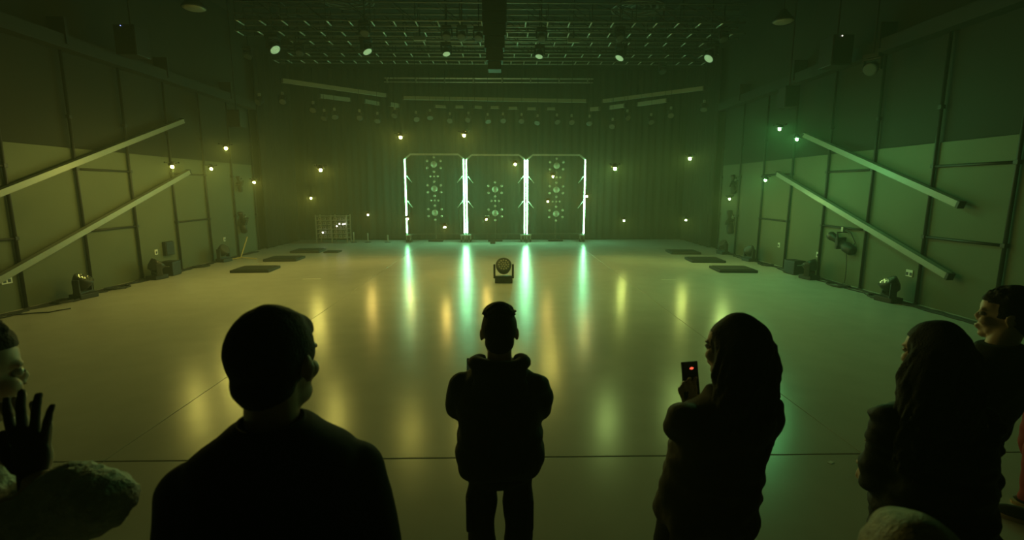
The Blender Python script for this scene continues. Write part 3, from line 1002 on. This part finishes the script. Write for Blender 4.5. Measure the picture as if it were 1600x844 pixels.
# ------------------------------------------------------------------ people
class Fig:
    """joints in metres from the ground point between the feet; the torso faces +Y turned by rz"""

    def __init__(s, label, xy, h, rz=0., lean=(0., 0.)):
        s.h, s.k, s.rz = h, h / 1.75, R(rz)
        s.base = V(xy[0], xy[1], 0)
        s.e = empty('person', s.base, (0, 0, 0), label, 'person', 'people watching from the near side')
        s.lean = lean
        s.body = MB()
        s.rot = Matrix.Rotation(s.rz, 3, 'Z')

    def p(s, x, y, z):
        """local fraction of height -> point"""
        q = s.rot @ (V(x, y, z) * s.h)
        t = max(0., z - .5)
        return q + V(s.lean[0] * t * s.h, s.lean[1] * t * s.h, 0)

    def rel(s, w):
        return Vector(w) - s.base

    def sect(s, mb, secs, n=22, pw=2.4):
        """(x, y, z, half width, half depth) fractions of height"""
        rings = []
        for x, y, z, a, b in secs:
            ring = []
            for k in range(n):
                t = 2 * math.pi * k / n
                c_, s_ = math.cos(t), math.sin(t)
                ring.append(s.p(x + a * math.copysign(abs(c_) ** (2 / pw), c_), y + b * math.copysign(abs(s_) ** (2 / pw), s_), z))
            rings.append(ring)
        return mb.ring_loft(rings)

    def head(s, yaw=0., pitch=0., roll=0., off=(0, 0, 0), skin='skin', kx=1.):
        k = s.k * kx
        s.hr = Euler((R(pitch), R(roll), R(yaw)), 'XYZ').to_matrix() @ s.rot
        s.hr = s.rot @ Euler((R(pitch), R(roll), R(yaw)), 'XYZ').to_matrix()
        s.hc = s.p(0, .012, .934) + Vector(off)
        s.hk = k
        b = s.body

        def E(c, r, rot=None):
            b.ell(s.hc + s.hr @ (V(*c) * k), [x * k for x in r], s.hr @ rot if rot else s.hr, 3)
        E((0, -.014, .024), (.073, .094, .088))
        E((0, .040, .030), (.058, .052, .052))
        E((0, .022, -.045), (.055, .064, .068))
        E((0, .060, -.097), (.026, .024, .019))
        for sx in (-1, 1):
            E((sx * .028, .080, .016), (.024, .012, .008))
            E((sx * .036, .062, -.032), (.022, .026, .024))
            E((sx * .040, .020, -.078), (.016, .045, .022))
            E((sx * .078, -.008, -.010), (.008, .016, .028), Matrix.Rotation(R(sx * -22), 3, 'Z'))
            E((sx * .081, -.013, .008), (.005, .013, .014))
        E((0, .089, -.062), (.021, .011, .006))
        E((0, .087, -.072), (.018, .010, .006))
        b.tube([s.hc + s.hr @ (V(0, .080, .018) * k), s.hc + s.hr @ (V(0, .091, -.008) * k), s.hc + s.hr @ (V(0, .100, -.027) * k)], [.007 * k, .008 * k, .0095 * k], 8)
        for sx in (-1, 1):
            E((sx * .010, .090, -.034), (.008, .010, .007))
        n0, n1 = s.hc + s.hr @ (V(0, -.022, -.03) * k), s.p(0, -.012, .80)
        b.tube([n0, n0.lerp(n1, .5), n1], [(.052 * k, .055 * k), (.054 * k, .056 * k), (.068 * k, .062 * k)], 14)

    def eyes(s):
        for sx in (-1, 1):
            MB().ell(s.hc + s.hr @ (V(sx * .030, .080, -.002) * s.hk), .0115 * s.hk, sub=2).build('eye', 'eye', s.e, True)
            MB().ell(s.hc + s.hr @ (V(sx * .030, .0885, -.002) * s.hk), .0052 * s.hk, sub=2).build('iris', 'hair', s.e, True)

    def trunk(s, w=1., lift=0.):
        s.sect(s.body, [(0, .0, .49 + lift, .05, .040), (0, 0, .53 + lift, .078 * w, .052), (0, 0, .57 + lift, .080 * w, .055), (0, 0, .635, .078 * w, .055), (0, 0, .70, .09 * w, .062), (0, -.005, .77, .092 * w, .060),
                        (0, -.008, .80, .088, .050), (0, -.012, .825, .06, .038), (0, -.012, .84, .035, .034)])

    def arm(s, side, elbow, wrist, r=(.036, .031, .023)):
        """elbow, wrist: points relative to the figure base"""
        k = s.k
        sh = s.p(side * .090, -.005, .795)
        s.body.ell(sh, .040 * k, sub=2)
        s.body.tube([sh, sh.lerp(elbow, .5), elbow], [.039 * k, .038 * k, r[1] * k + .003], 10)
        s.body.ell(elbow, r[1] * k + .003, sub=2)
        s.body.tube([elbow, elbow.lerp(wrist, .35), wrist], [r[1] * k + .002, .035 * k, r[2] * k], 10)
        return sh

    def hand(s, w, D, N, side, curl=.3, spread=.08, mb=None, thumb=.8):
        """w wrist, D direction of the fingers, N palm normal; side +1: thumb towards D x N"""
        mb = mb or s.body
        k = s.k
        D, N = Vector(D).normalized(), Vector(N)
        N = (N - D * N.dot(D)).normalized()
        A = D.cross(N).normalized() * side
        rot = Matrix((A, D, N)).transposed()
        mb.tube([w - D * .02 * k, w + D * .02 * k], [(.026 * k, .020 * k)] * 2, 10)
        mb.ell(w + D * .052 * k, [.040 * k, .052 * k, .015 * k], rot, 2)
        for j, (a, L, r) in enumerate(((.031, .070, .0085), (.011, .080, .009), (-.010, .074, .0085), (-.029, .058, .0075))):
            d0 = (D + A * (spread * (1.5 - j))).normalized()
            q = w + D * .075 * k + A * a * k
            pts, ang = [q], curl * .35
            for seg, f in enumerate((.46, .30, .24)):
                d = d0 * math.cos(ang) + N * math.sin(ang)
                q = q + d * L * f * k * 1.25
                pts.append(q)
                ang += curl
            mb.tube(pts, [r * k * 1.05, r * k, r * k * .92, r * k * .75], 8)
        q = w + D * .022 * k + A * .026 * k
        d = (D * .55 + A * thumb + N * .25).normalized()
        mb.tube([q, q + d * .040 * k, q + (d * .066 + D * .010 + N * .008) * k, q + (d * .078 + D * .028 + N * .016) * k], [.014 * k, .011 * k, .0095 * k, .0075 * k], 8)

    def legs(s, gap=.052, hip=.50, knee=.0, stance=(0, 0)):
        s.ank = []
        for i, sx in enumerate((-1, 1)):
            hp, kn, an = s.p(sx * gap, 0, hip), s.p(sx * (gap + .004), .012 + knee, .27), s.p(sx * (gap + .008), -.01 + stance[i], .045)
            s.body.tube([hp, hp.lerp(kn, .4), kn, kn.lerp(an, .35), an], [.060 * s.k, .058 * s.k, .044 * s.k, .044 * s.k, .030 * s.k], 10)
            s.body.ell(an + s.rot @ V(0, .06, -.035) * s.k, [.036 * s.k, .10 * s.k, .030 * s.k], s.rot, 2)
            s.ank.append((hp, kn, an))

    def trousers(s, m='trousers', r=(.088, .080, .066, .062, .060), z0=.07, top=.56, wide=.105, cr=.465):
        b = MB()
        s.sect(b, [(0, 0, cr, .06, .05), (0, 0, cr + .035, wide, .075), (0, 0, top, wide * .92, .07)])
        for hp, kn, an in s.ank:
            lo = an.copy(); lo.z = z0 * s.h
            b.tube([hp + V(0, 0, .02), hp.lerp(kn, .45), kn, kn.lerp(lo, .5), lo], [x * s.k for x in r], 14)
        return b.blob('trousers', m, s.e, .012, 3, folds=.012, fscale=7, fdir=(1, 1, 1.6), seed=3)

    def shoes(s, m='shoe', sole='sole'):
        for i, (hp, kn, an) in enumerate(s.ank):
            c = an + s.rot @ V(0, .055, 0) * s.k
            c.z = .05
            b = MB().ell(c, [.044 * s.k, .135 * s.k, .045], s.rot, 2)
            b.ell(an + V(0, 0, -.02), [.040 * s.k, .055 * s.k, .05], s.rot, 2)
            o = b.blob('shoe', m, s.e, .008, 3)
            c2 = c.copy(); c2.z = .013
            MB().lathe(c2, [(-.012, .9), (.012, .93)], n=24).bm
            sb = MB()
            rings = []
            for z, f in ((.001, .96), (.024, 1.0)):
                rings.append([V(c.x, c.y, 0) + s.rot @ V(.046 * f * math.cos(t), .14 * f * math.sin(t), 0) * s.k + V(0, 0, z) for t in [2 * math.pi * q / 20 for q in range(20)]])
            sb.ring_loft(rings).build('sole', sole, o)

    def done(s, skin='skin', voxel=.0065):
        return s.body.blob('body', skin, s.e, voxel, 3)

    def hp_(s, x, y, z):
        return s.hc + s.hr @ (V(x, y, z) * s.hk)


def hair_cap(f, m, grow=.012, low=-.05, seed=0, strands=160, slen=.02, side_low=-.02, parent=None, voxel=.006, lumps=.006):
    """short hair: a cap over the skull with small tufts"""
    b = MB()
    k = f.hk
    b.ell(f.hp_(0, -.016, .030), [(.073 + grow) * k, (.094 + grow) * k, (.088 + grow) * k], f.hr, 3)
    b.ell(f.hp_(0, -.045, -.030), [.064 * k, .060 * k, .058 * k], f.hr, 3)
    b.ell(f.hp_(0, .035, .060), [.062 * k, .055 * k, .042 * k], f.hr, 3)
    rnd = random.Random(seed)
    for _ in range(strands):
        a = rnd.uniform(0, 2 * math.pi)
        el = rnd.uniform(.6, 1.5)
        d = V(math.cos(a) * math.cos(el), math.sin(a) * math.cos(el), math.sin(el))
        q = V(d.x * (.070 + grow), -.016 + d.y * (.09 + grow), .03 + d.z * (.084 + grow))
        t = (d + V(rnd.uniform(-.5, .5), rnd.uniform(-.2, .7), rnd.uniform(-.1, .4))).normalized()
        b.tube([f.hp_(*q), f.hp_(*(q + t * slen * .6)), f.hp_(*(q + t * slen + V(0, 0, -.003)))], [.006 * k, .0045 * k, .0025 * k], 5)
    o = b.blob('hair', m, f.e, voxel, 1, folds=lumps, fscale=22, seed=seed)
    # keep the face free: cut everything in front of the hairline
    me = o.data
    bm = bmesh.new()
    bm.from_mesh(me)
    inv = f.hr.transposed()
    kill = []
    for v in bm.verts:
        q = inv @ (v.co - f.hc) / k
        if (q.y > .035 and q.z < .052) or (q.y > -.025 and q.z < side_low) or q.z < low - .02 * (q.y < -.06):
            kill.append(v)
    bmesh.ops.delete(bm, geom=kill, context='VERTS')
    bm.to_mesh(me)
    bm.free()
    return o


def long_hair(f, m, length, width, back, seed=0, n=150, fringe=True, side=0.):
    """long loose hair: a mass behind and beside the head with strands over it"""
    b = MB()
    k = f.hk
    b.ell(f.hp_(0, -.020, .030), [.090 * k, .108 * k, .100 * k], f.hr, 3)
    rings = []
    up = V(0, 0, 1)
    for t, w, d in ((0, .80, .8), (.15, .98, .95), (.35, 1.05, 1.0), (.6, 1.1, 1.0), (.85, .98, .85), (1., .6, .5)):
        c = f.hp_(side * t, -.045, .03)
        c = V(c.x, c.y, c.z - t * length)
        rings.append([c + f.hr @ V(width * w * math.cos(a), back * d * math.sin(a), 0) for a in [2 * math.pi * q / 20 for q in range(20)]])
    b.ring_loft(rings)
    rnd = random.Random(seed)
    for _ in range(n):
        a = rnd.uniform(-.5, math.pi + .5) + math.pi
        ca, sa = math.cos(a), math.sin(a)
        s0 = f.hp_(.088 * ca * .9, -.02 + .105 * sa * .9, .05)
        pts, rr = [], []
        L = length * rnd.uniform(.75, 1.12)
        ph, am = rnd.uniform(0, 6), rnd.uniform(.006, .028)
        for j in range(7):
            t = j / 6
            q = f.hp_(side * t, -.045, .03)
            w = 1.0 + .12 * math.sin(t * 3.0)
            q = V(q.x, q.y, q.z + .02 - t * L) + f.hr @ V(width * w * ca * (1.02), back * w * sa * 1.02, 0)
            q += V(am * math.sin(ph + t * 9), am * math.cos(ph + t * 8), 0)
            pts.append(s0.lerp(q, min(1, t * 3)))
            rr.append(.009 * (1 - t * .75))
        b.tube(pts, rr, 5)
    o = b.blob('hair', m, f.e, .007, 1, folds=.012, fscale=9, fdir=(1.6, 1.6, .5), seed=seed)
    me = o.data
    bm = bmesh.new(); bm.from_mesh(me)
    inv = f.hr.transposed()
    kill = []
    for v in bm.verts:
        q = inv @ (v.co - f.hc) / k
        if q.y > .045 and q.z < .055 and q.z > -.14 and abs(q.x) < .075:
            kill.append(v)
    bmesh.ops.delete(bm, geom=kill, context='VERTS')
    bm.to_mesh(me); bm.free()
    return o


def gxy(u, v, d):
    q = atD(u, v, d)
    return (q.x, q.y)


# --- man in the suit, nearest, seen from behind
q = atD(413, 565, 1.05)
f = Fig('man in a black suit with glasses, seen from behind, large at the left', (q.x + .01, q.y), 1.91, 14)
f.head(yaw=-24, pitch=-3, roll=0, off=(.01, 0, 0), kx=.93)
f.trunk(1.1)
f.legs()
EL = [f.p(-.112, -.03, .615), f.p(.114, -.03, .615)]
WR = [f.p(-.120, .02, .475), f.p(.120, .02, .475)]
for i, sx in enumerate((-1, 1)):
    f.arm(sx, EL[i], WR[i])
    f.hand(WR[i], (0, .15, -1), (-sx, 0, 0), -1, curl=.35)
f.done()
f.eyes()
hair_cap(f, 'hair', .008, -.085, 1, 0, .012, -.045, lumps=.003)
b = MB()
f.sect(b, [(0, -.005, .43, .086, .068), (0, -.005, .50, .090, .072), (0, -.005, .60, .086, .068), (0, -.005, .70, .093, .070), (0, -.006, .775, .100, .068), (0, -.008, .815, .096, .056),
           (0, -.010, .838, .084, .048), (0, -.012, .856, .058, .042), (0, -.014, .874, .040, .040)], pw=2.6)
for i, sx in enumerate((-1, 1)):
    sh = f.p(sx * .084, -.005, .799)
    b.ell(sh, [.068, .070, .062], sub=3)
    b.tube([sh, sh.lerp(EL[i], .5), EL[i]], [.068, .064, .060], 14)
    b.ell(EL[i], .062, sub=2)
    b.tube([EL[i], WR[i] + V(0, 0, .02)], [.060, .042], 14)
b.blob('suit_jacket', 'suit', f.e, .010, 5, folds=.008, fscale=5, fdir=(1, 1, 1.4), seed=1)
MB().lathe(f.p(0, -.014, .862), [(0, .078), (.02, .071), (.030, .067), (.030, .062), (0, .066)], n=24).build('collar', 'suit', f.e, True)
f.trousers()
f.shoes('shoe', 'blackplastic')
g = empty('glasses', f.hp_(0, 0, 0), (0, 0, 0), 'dark framed glasses worn by the man in the suit', 'glasses')
g0 = f.hp_(0, 0, 0)
for sx in (-1, 1):
    MB().tube([f.hp_(sx * .086, -.01, .012) - g0, f.hp_(sx * .090, .06, .012) - g0, f.hp_(sx * .088, .120, .006) - g0], .0022, 6).build('temple', 'blackplastic', g)
    pts = [f.hp_(sx * .050 + .037 * math.cos(t), .124 - .008 * abs(math.cos(t)) * (sx * math.cos(t) > 0), -.006 + .026 * math.sin(t)) - g0 for t in [2 * math.pi * j / 16 for j in range(17)]]
    MB().tube(pts, .003, 6).build('rim', 'blackplastic', g)
MB().tube([f.hp_(-.014, .124, .002) - g0, f.hp_(.014, .124, .002) - g0], .002, 6).build('bridge', 'blackplastic', g)

# --- the one in the middle with the hooded jacket
q = atD(780, 522, 2.12)
f = Fig('short haired person in a dark hooded jacket, seen from behind in the middle', (q.x, q.y), 1.655, 0)
f.head(yaw=2, pitch=-2, kx=1.03)
f.trunk(1., .045)
f.legs(gap=.048, hip=.55)
EL = [f.p(-.114, .03, .715), f.p(.114, .03, .715)]
ph = atD(741, 584, 2.36)
WR = [f.rel(ph) + V(.02, -.06, -.09), f.p(.05, .15, .72)]
for i, sx in enumerate((-1, 1)):
    f.arm(sx, EL[i], WR[i])
f.hand(WR[0], (-.1, .5, .9), (.9, .3, 0), 1, curl=.5)
f.hand(WR[1], (-.8, .5, .3), (0, -.5, -1), -1, curl=.6)
f.done()
f.eyes()
hair_cap(f, 'hair_brown', .005, -.080, 2, 520, .024, -.03, lumps=.002, voxel=.005)
b = MB()
f.sect(b, [(0, -.002, .562, .102, .080), (0, -.002, .577, .113, .088), (0, -.004, .60, .118, .090), (0, -.004, .64, .114, .086), (0, -.005, .71, .110, .080), (0, -.006, .775, .108, .074),
           (0, -.008, .815, .098, .062), (0, -.012, .845, .062, .048), (0, -.014, .865, .042, .042)], pw=2.5)
for i, sx in enumerate((-1, 1)):
    sh = f.p(sx * .096, -.004, .792)
    b.ell(sh, [.062, .062, .056], sub=3)
    b.tube([sh, sh.lerp(EL[i], .55) + V(sx * .006, 0, 0), EL[i]], [.060, .060, .052], 14)
    b.ell(EL[i], .053, sub=2)
    b.tube([EL[i], EL[i].lerp(WR[i], .5), WR[i]], [.052, .048, .036], 14)
b.blob('jacket', 'jacket', f.e, .010, 4, folds=.018, fscale=8, fdir=(1, 1, 1.8), seed=2)
b = MB()                                                        # hood lying on the shoulders
for a in [R(x) for x in range(-205, 26, 10)]:
    b.ell(f.p(0, -.020, .866) + V(.098 * math.cos(a), .058 * math.sin(a), .004 * math.sin(a)), [.034, .034, .026], sub=2)
b.ell(f.p(0, -.050, .845), [.118, .052, .042], sub=3)
b.ell(f.p(0, -.052, .805), [.122, .050, .090], sub=3)
b.blob('hood', 'jacket', f.e, .009, 4, folds=.010, fscale=10, seed=5)
f.trousers(r=(.073, .070, .062, .060, .058), wide=.094, cr=.525, top=.60)
for i, sx in enumerate((-1, 1)):
    MB().box(f.p(sx * .081, .0, .44), (.03, .12, .15), f.rot, bev=.010).build('cargo_pocket', 'trousers', f.e, True)
f.shoes()
e = empty('phone', ph, (R(-20), 0, 0), 'small dark phone held up over the left shoulder of the person in the middle', 'phone')
MB().box((0, 0, 0), (.072, .008, .145), bev=.003).build('body', 'blackplastic', e)
MB().box((0, -.0047, 0), (.064, .001, .134)).build('display', 'screen', e)

# --- woman with long hair and a phone
q = atD(1152, 548, 1.74)
f = Fig('woman with long dark hair holding up a phone, right of the middle', (q.x - .085, q.y), 1.715, 12, lean=(.115, 0))
f.head(yaw=26, pitch=-2, off=(0, 0, -.005))
f.trunk(.95)
f.legs(gap=.060)
ph = atD(1079, 594, 1.92)
EL = [f.rel(atD(1062, 668, 1.74)), f.p(.112, .04, .65)]
WR = [f.rel(atD(1087, 645, 1.92)), f.p(.06, .13, .66)]
for i, sx in enumerate((-1, 1)):
    f.arm(sx, EL[i], WR[i])
f.hand(WR[0], (-.35, .12, .9), (.15, -1, 0), 1, curl=.5, thumb=.75)
f.hand(WR[1], (-.7, .6, .3), (0, -.5, -1), -1, curl=.5)
f.done('skin_light')
f.eyes()
long_hair(f, 'hair_brown', .42, .112, .075, 4, 170, side=.03)
b = MB()
f.sect(b, [(0, 0, .535, .098, .078), (0, 0, .565, .108, .086), (0, 0, .62, .104, .082), (0, 0, .70, .104, .076), (0, -.004, .77, .104, .070), (0, -.006, .80, .095, .060), (0, -.010, .83, .06, .046), (0, -.012, .85, .045, .044)], pw=2.4)
for i, sx in enumerate((-1, 1)):
    sh = f.p(sx * .098, -.004, .795)
    b.ell(sh, [.062, .062, .058], sub=3)
    b.tube([sh, sh.lerp(EL[i], .55), EL[i]], [.062, .062, .054], 14)
    b.ell(EL[i], .055, sub=2)
    b.tube([EL[i], EL[i].lerp(WR[i], .5), WR[i] - V(0, 0, .02)], [.054, .048, .034], 14)
b.blob('jacket', 'jacket2', f.e, .010, 4, folds=.020, fscale=9, fdir=(1, 1, 1.7), seed=6)
f.trousers(r=(.090, .082, .064, .058, .056), wide=.106)
f.shoes()
e = empty('phone', ph, (R(-14), 0, R(12)), 'phone with a small red light on its screen, held up by the long haired woman', 'phone')
MB().box((0, 0, 0), (.068, .009, .142), bev=.003).build('body', 'blackplastic', e)
MB().box((0, -.0052, 0), (.061, .001, .132)).build('display', 'blackplastic', e)
MB().ell((.005, -.006, .045), [.010, .001, .005], sub=1).build('red_dot', 'led_red', e)

# --- woman in the quilted coat at the right
q = atD(1455, 560, 1.78)
f = Fig('woman with long black hair in a black quilted coat, seen from behind at the right', (q.x + .10, q.y), 1.675, -8, lean=(-.11, 0))
f.head(yaw=20, pitch=-2)
f.trunk()
f.legs(gap=.056)
EL = [f.p(-.098, .03, .62), f.p(.105, .02, .63)]
WR = [f.p(-.015, .13, .64), f.p(.03, .13, .66)]
for i, sx in enumerate((-1, 1)):
    f.arm(sx, EL[i], WR[i])
    f.hand(WR[i], (sx * -.7, .6, .1), (0, -.4, -1), 1 if sx < 0 else -1, curl=.5)
f.done('skin_light')
f.eyes()
long_hair(f, 'hair', .44, .116, .085, 8, 150, side=-.02)
b = MB()
f.sect(b, [(0, 0, .40, .106, .095), (0, 0, .45, .116, .104), (0, 0, .52, .118, .102), (0, 0, .62, .112, .092), (0, 0, .70, .106, .084), (0, -.004, .77, .104, .076), (0, -.006, .80, .094, .066), (0, -.010, .84, .065, .05), (0, -.012, .87, .05, .048)], pw=2.4)
for i, sx in enumerate((-1, 1)):
    sh = f.p(sx * .092, -.004, .792)
    P = [sh, sh.lerp(EL[i], .55), EL[i], EL[i].lerp(WR[i], .5), WR[i]]
    b.ell(sh, [.060, .060, .056], sub=3)
    b.tube(P[:3], [.062, .066, .068], 14)
    b.ell(EL[i], .068, sub=2)
    b.tube(P[2:], [.068, .062, .054], 14)
b.blob('coat', 'jacket3', f.e, .011, 3, folds=.024, fscale=9, fdir=(.8, .8, 2.2), seed=9)
f.trousers()
f.shoes()

# --- man in profile at the right edge
q = atD(1574, 482, 2.12)
f = Fig('man with short black hair and dark coat looking left, standing at the right edge', (q.x - .21, q.y + .02), 1.725, 12, lean=(.32, 0))
f.head(yaw=34, pitch=2, off=(.02, 0, 0))
f.trunk()
f.legs(gap=.05)
EL = [f.p(-.135, .0, .62), f.p(.135, -.01, .62)]
WR = [f.p(-.10, .09, .50), f.p(.11, .06, .50)]
for i, sx in enumerate((-1, 1)):
    f.arm(sx, EL[i], WR[i])
    f.hand(WR[i], (0, .3, -1), (-sx, 0, 0), -1, curl=.4)
f.done('skin_light')
f.eyes()
hair_cap(f, 'hair', .010, -.075, 11, 200, .018, -.012, lumps=.004)
b = MB()
f.sect(b, [(0, 0, .43, .095, .080), (0, 0, .50, .108, .088), (0, 0, .60, .112, .086), (0, 0, .70, .114, .082), (0, -.004, .77, .116, .076), (0, -.006, .805, .105, .062), (0, -.010, .84, .07, .05), (0, -.012, .87, .050, .048)], pw=2.4)
for i, sx in enumerate((-1, 1)):
    sh = f.p(sx * .102, -.004, .795)
    b.ell(sh, [.066, .066, .060], sub=3)
    b.tube([sh, sh.lerp(EL[i], .55), EL[i]], [.064, .066, .060], 14)
    b.ell(EL[i], .060, sub=2)
    b.tube([EL[i], WR[i]], [.060, .044], 14)
b.blob('coat', 'jacket', f.e, .011, 4, folds=.014, fscale=7, fdir=(1, 1, 1.6), seed=12)
f.trousers()
f.shoes()

# --- person with red trousers, mostly beyond the right edge
q = atZ(1574, 806, 0)
f = Fig('person in red trousers and dark shoes, mostly beyond the right edge of the picture', (q.x + .155, q.y + .0), 1.72, 50)
f.head(yaw=10)
f.trunk()
f.legs(gap=.06, stance=(.02, -.05))
EL = [f.p(-.13, .0, .62), f.p(.13, 0, .62)]
WR = [f.p(-.12, .05, .49), f.p(.12, .05, .49)]
for i, sx in enumerate((-1, 1)):
    f.arm(sx, EL[i], WR[i])
    f.hand(WR[i], (0, .2, -1), (-sx, 0, 0), -1, curl=.4)
f.done()
hair_cap(f, 'hair_brown', .012, -.07, 15, 120, .015, -.02)
b = MB()
f.sect(b, [(0, 0, .47, .10, .075), (0, 0, .60, .10, .075), (0, 0, .70, .106, .075), (0, -.004, .77, .110, .072), (0, -.006, .80, .10, .062), (0, -.010, .825, .065, .05), (0, -.012, .85, .046, .044)], pw=2.4)
for i, sx in enumerate((-1, 1)):
    sh = f.p(sx * .100, -.004, .795)
    b.ell(sh, .066, sub=3)
    b.tube([sh, EL[i], WR[i]], [.060, .054, .040], 14)
b.blob('jacket', 'jacket', f.e, .013, 3, folds=.012, fscale=7, seed=14)
f.trousers('red', r=(.098, .092, .084, .080, .078), z0=.09)
f.shoes('shoe', 'sole')

# --- fair haired head at the bottom edge
q = atD(1436, 850, .76)
f = Fig('fair haired person close to the camera, only the head top in view, bottom right', (q.x, q.y - .0), 1.645, -30)
f.head(yaw=0)
f.trunk()
f.legs()
EL = [f.p(-.13, .0, .62), f.p(.13, 0, .62)]
WR = [f.p(-.12, .05, .49), f.p(.12, .05, .49)]
for i, sx in enumerate((-1, 1)):
    f.arm(sx, EL[i], WR[i])
    f.hand(WR[i], (0, .2, -1), (-sx, 0, 0), -1, curl=.4)
f.done('skin_light')
hair_cap(f, 'hair_fair', .008, -.085, 21, 0, .010, -.04, lumps=.004)
b = MB()
f.sect(b, [(0, 0, .47, .10, .075), (0, 0, .60, .10, .075), (0, 0, .70, .106, .075), (0, -.004, .77, .110, .072), (0, -.006, .80, .10, .062), (0, -.010, .825, .065, .05), (0, -.012, .85, .046, .044)], pw=2.4)
for i, sx in enumerate((-1, 1)):
    sh = f.p(sx * .100, -.004, .795)
    b.ell(sh, .066, sub=3)
    b.tube([sh, EL[i], WR[i]], [.060, .054, .040], 14)
b.blob('jacket', 'jacket', f.e, .013, 3, folds=.012, fscale=7, seed=24)
f.trousers()
f.shoes()

# --- person in the pale fleece, clapping, at the left edge
q = atD(-82, 575, 1.08)
f = Fig('person in a pale fleece coat clapping at the left edge', (q.x - .01, q.y), 1.865, -38)
f.head(yaw=2, pitch=-4)
f.trunk()
f.legs()
hw = f.rel(atD(52, 752, 1.00))
hw2 = f.rel(atD(58, 748, 1.06))
EL = [f.p(-.14, .08, .665), f.rel(atD(158, 782, .93))]
WR = [hw2, hw]
for i, sx in enumerate((-1, 1)):
    f.arm(sx, EL[i], WR[i])
f.done('skin_light')
h_ = MB()
f.hand(hw, (-.05, .12, 1), (.1, 1, 0), 1, curl=.10, spread=.16, mb=h_, thumb=1.0)
h_.blob('right_hand', 'hand_dark', f.e, .005, 2)
h_ = MB()
f.hand(hw2, (.02, .05, 1), (-.1, -1, 0), -1, curl=.12, spread=.16, mb=h_, thumb=.8)
o = h_.blob('left_hand', 'skin_light', f.e, .005, 2)
f.eyes()
hair_cap(f, 'hair_brown', .012, -.08, 31, 240, .018, -.02)
b = MB()
f.sect(b, [(0, 0, .44, .12, .085), (0, 0, .50, .125, .090), (0, 0, .60, .120, .088), (0, 0, .70, .118, .086), (0, -.004, .77, .118, .080), (0, -.006, .80, .10, .066), (0, -.010, .825, .075, .055), (0, -.012, .85, .058, .056)], pw=2.4)
for i, sx in enumerate((-1, 1)):
    sh = f.p(sx * .100, -.004, .775)
    b.ell(sh, [.066, .066, .060], sub=3)
    b.tube([sh, sh.lerp(EL[i], .55), EL[i]], [.070, .068, .052], 14)
    b.ell(EL[i], .052, sub=2)
    b.tube([EL[i], EL[i].lerp(WR[i], .5), WR[i] - V(0, 0, .035)], [.052, .056, .040], 14)
for a in range(0, 360, 24):
    b.ell(f.p(0, -.012, .842) + V(.075 * math.cos(R(a)), .075 * math.sin(R(a)), 0), [.03, .03, .028], sub=2)
b.blob('fleece_coat', 'coat', f.e, .008, 2, folds=.014, fscale=9, fdir=(1, 1, 1.5), fine=.006, seed=32)
f.trousers()
f.shoes()
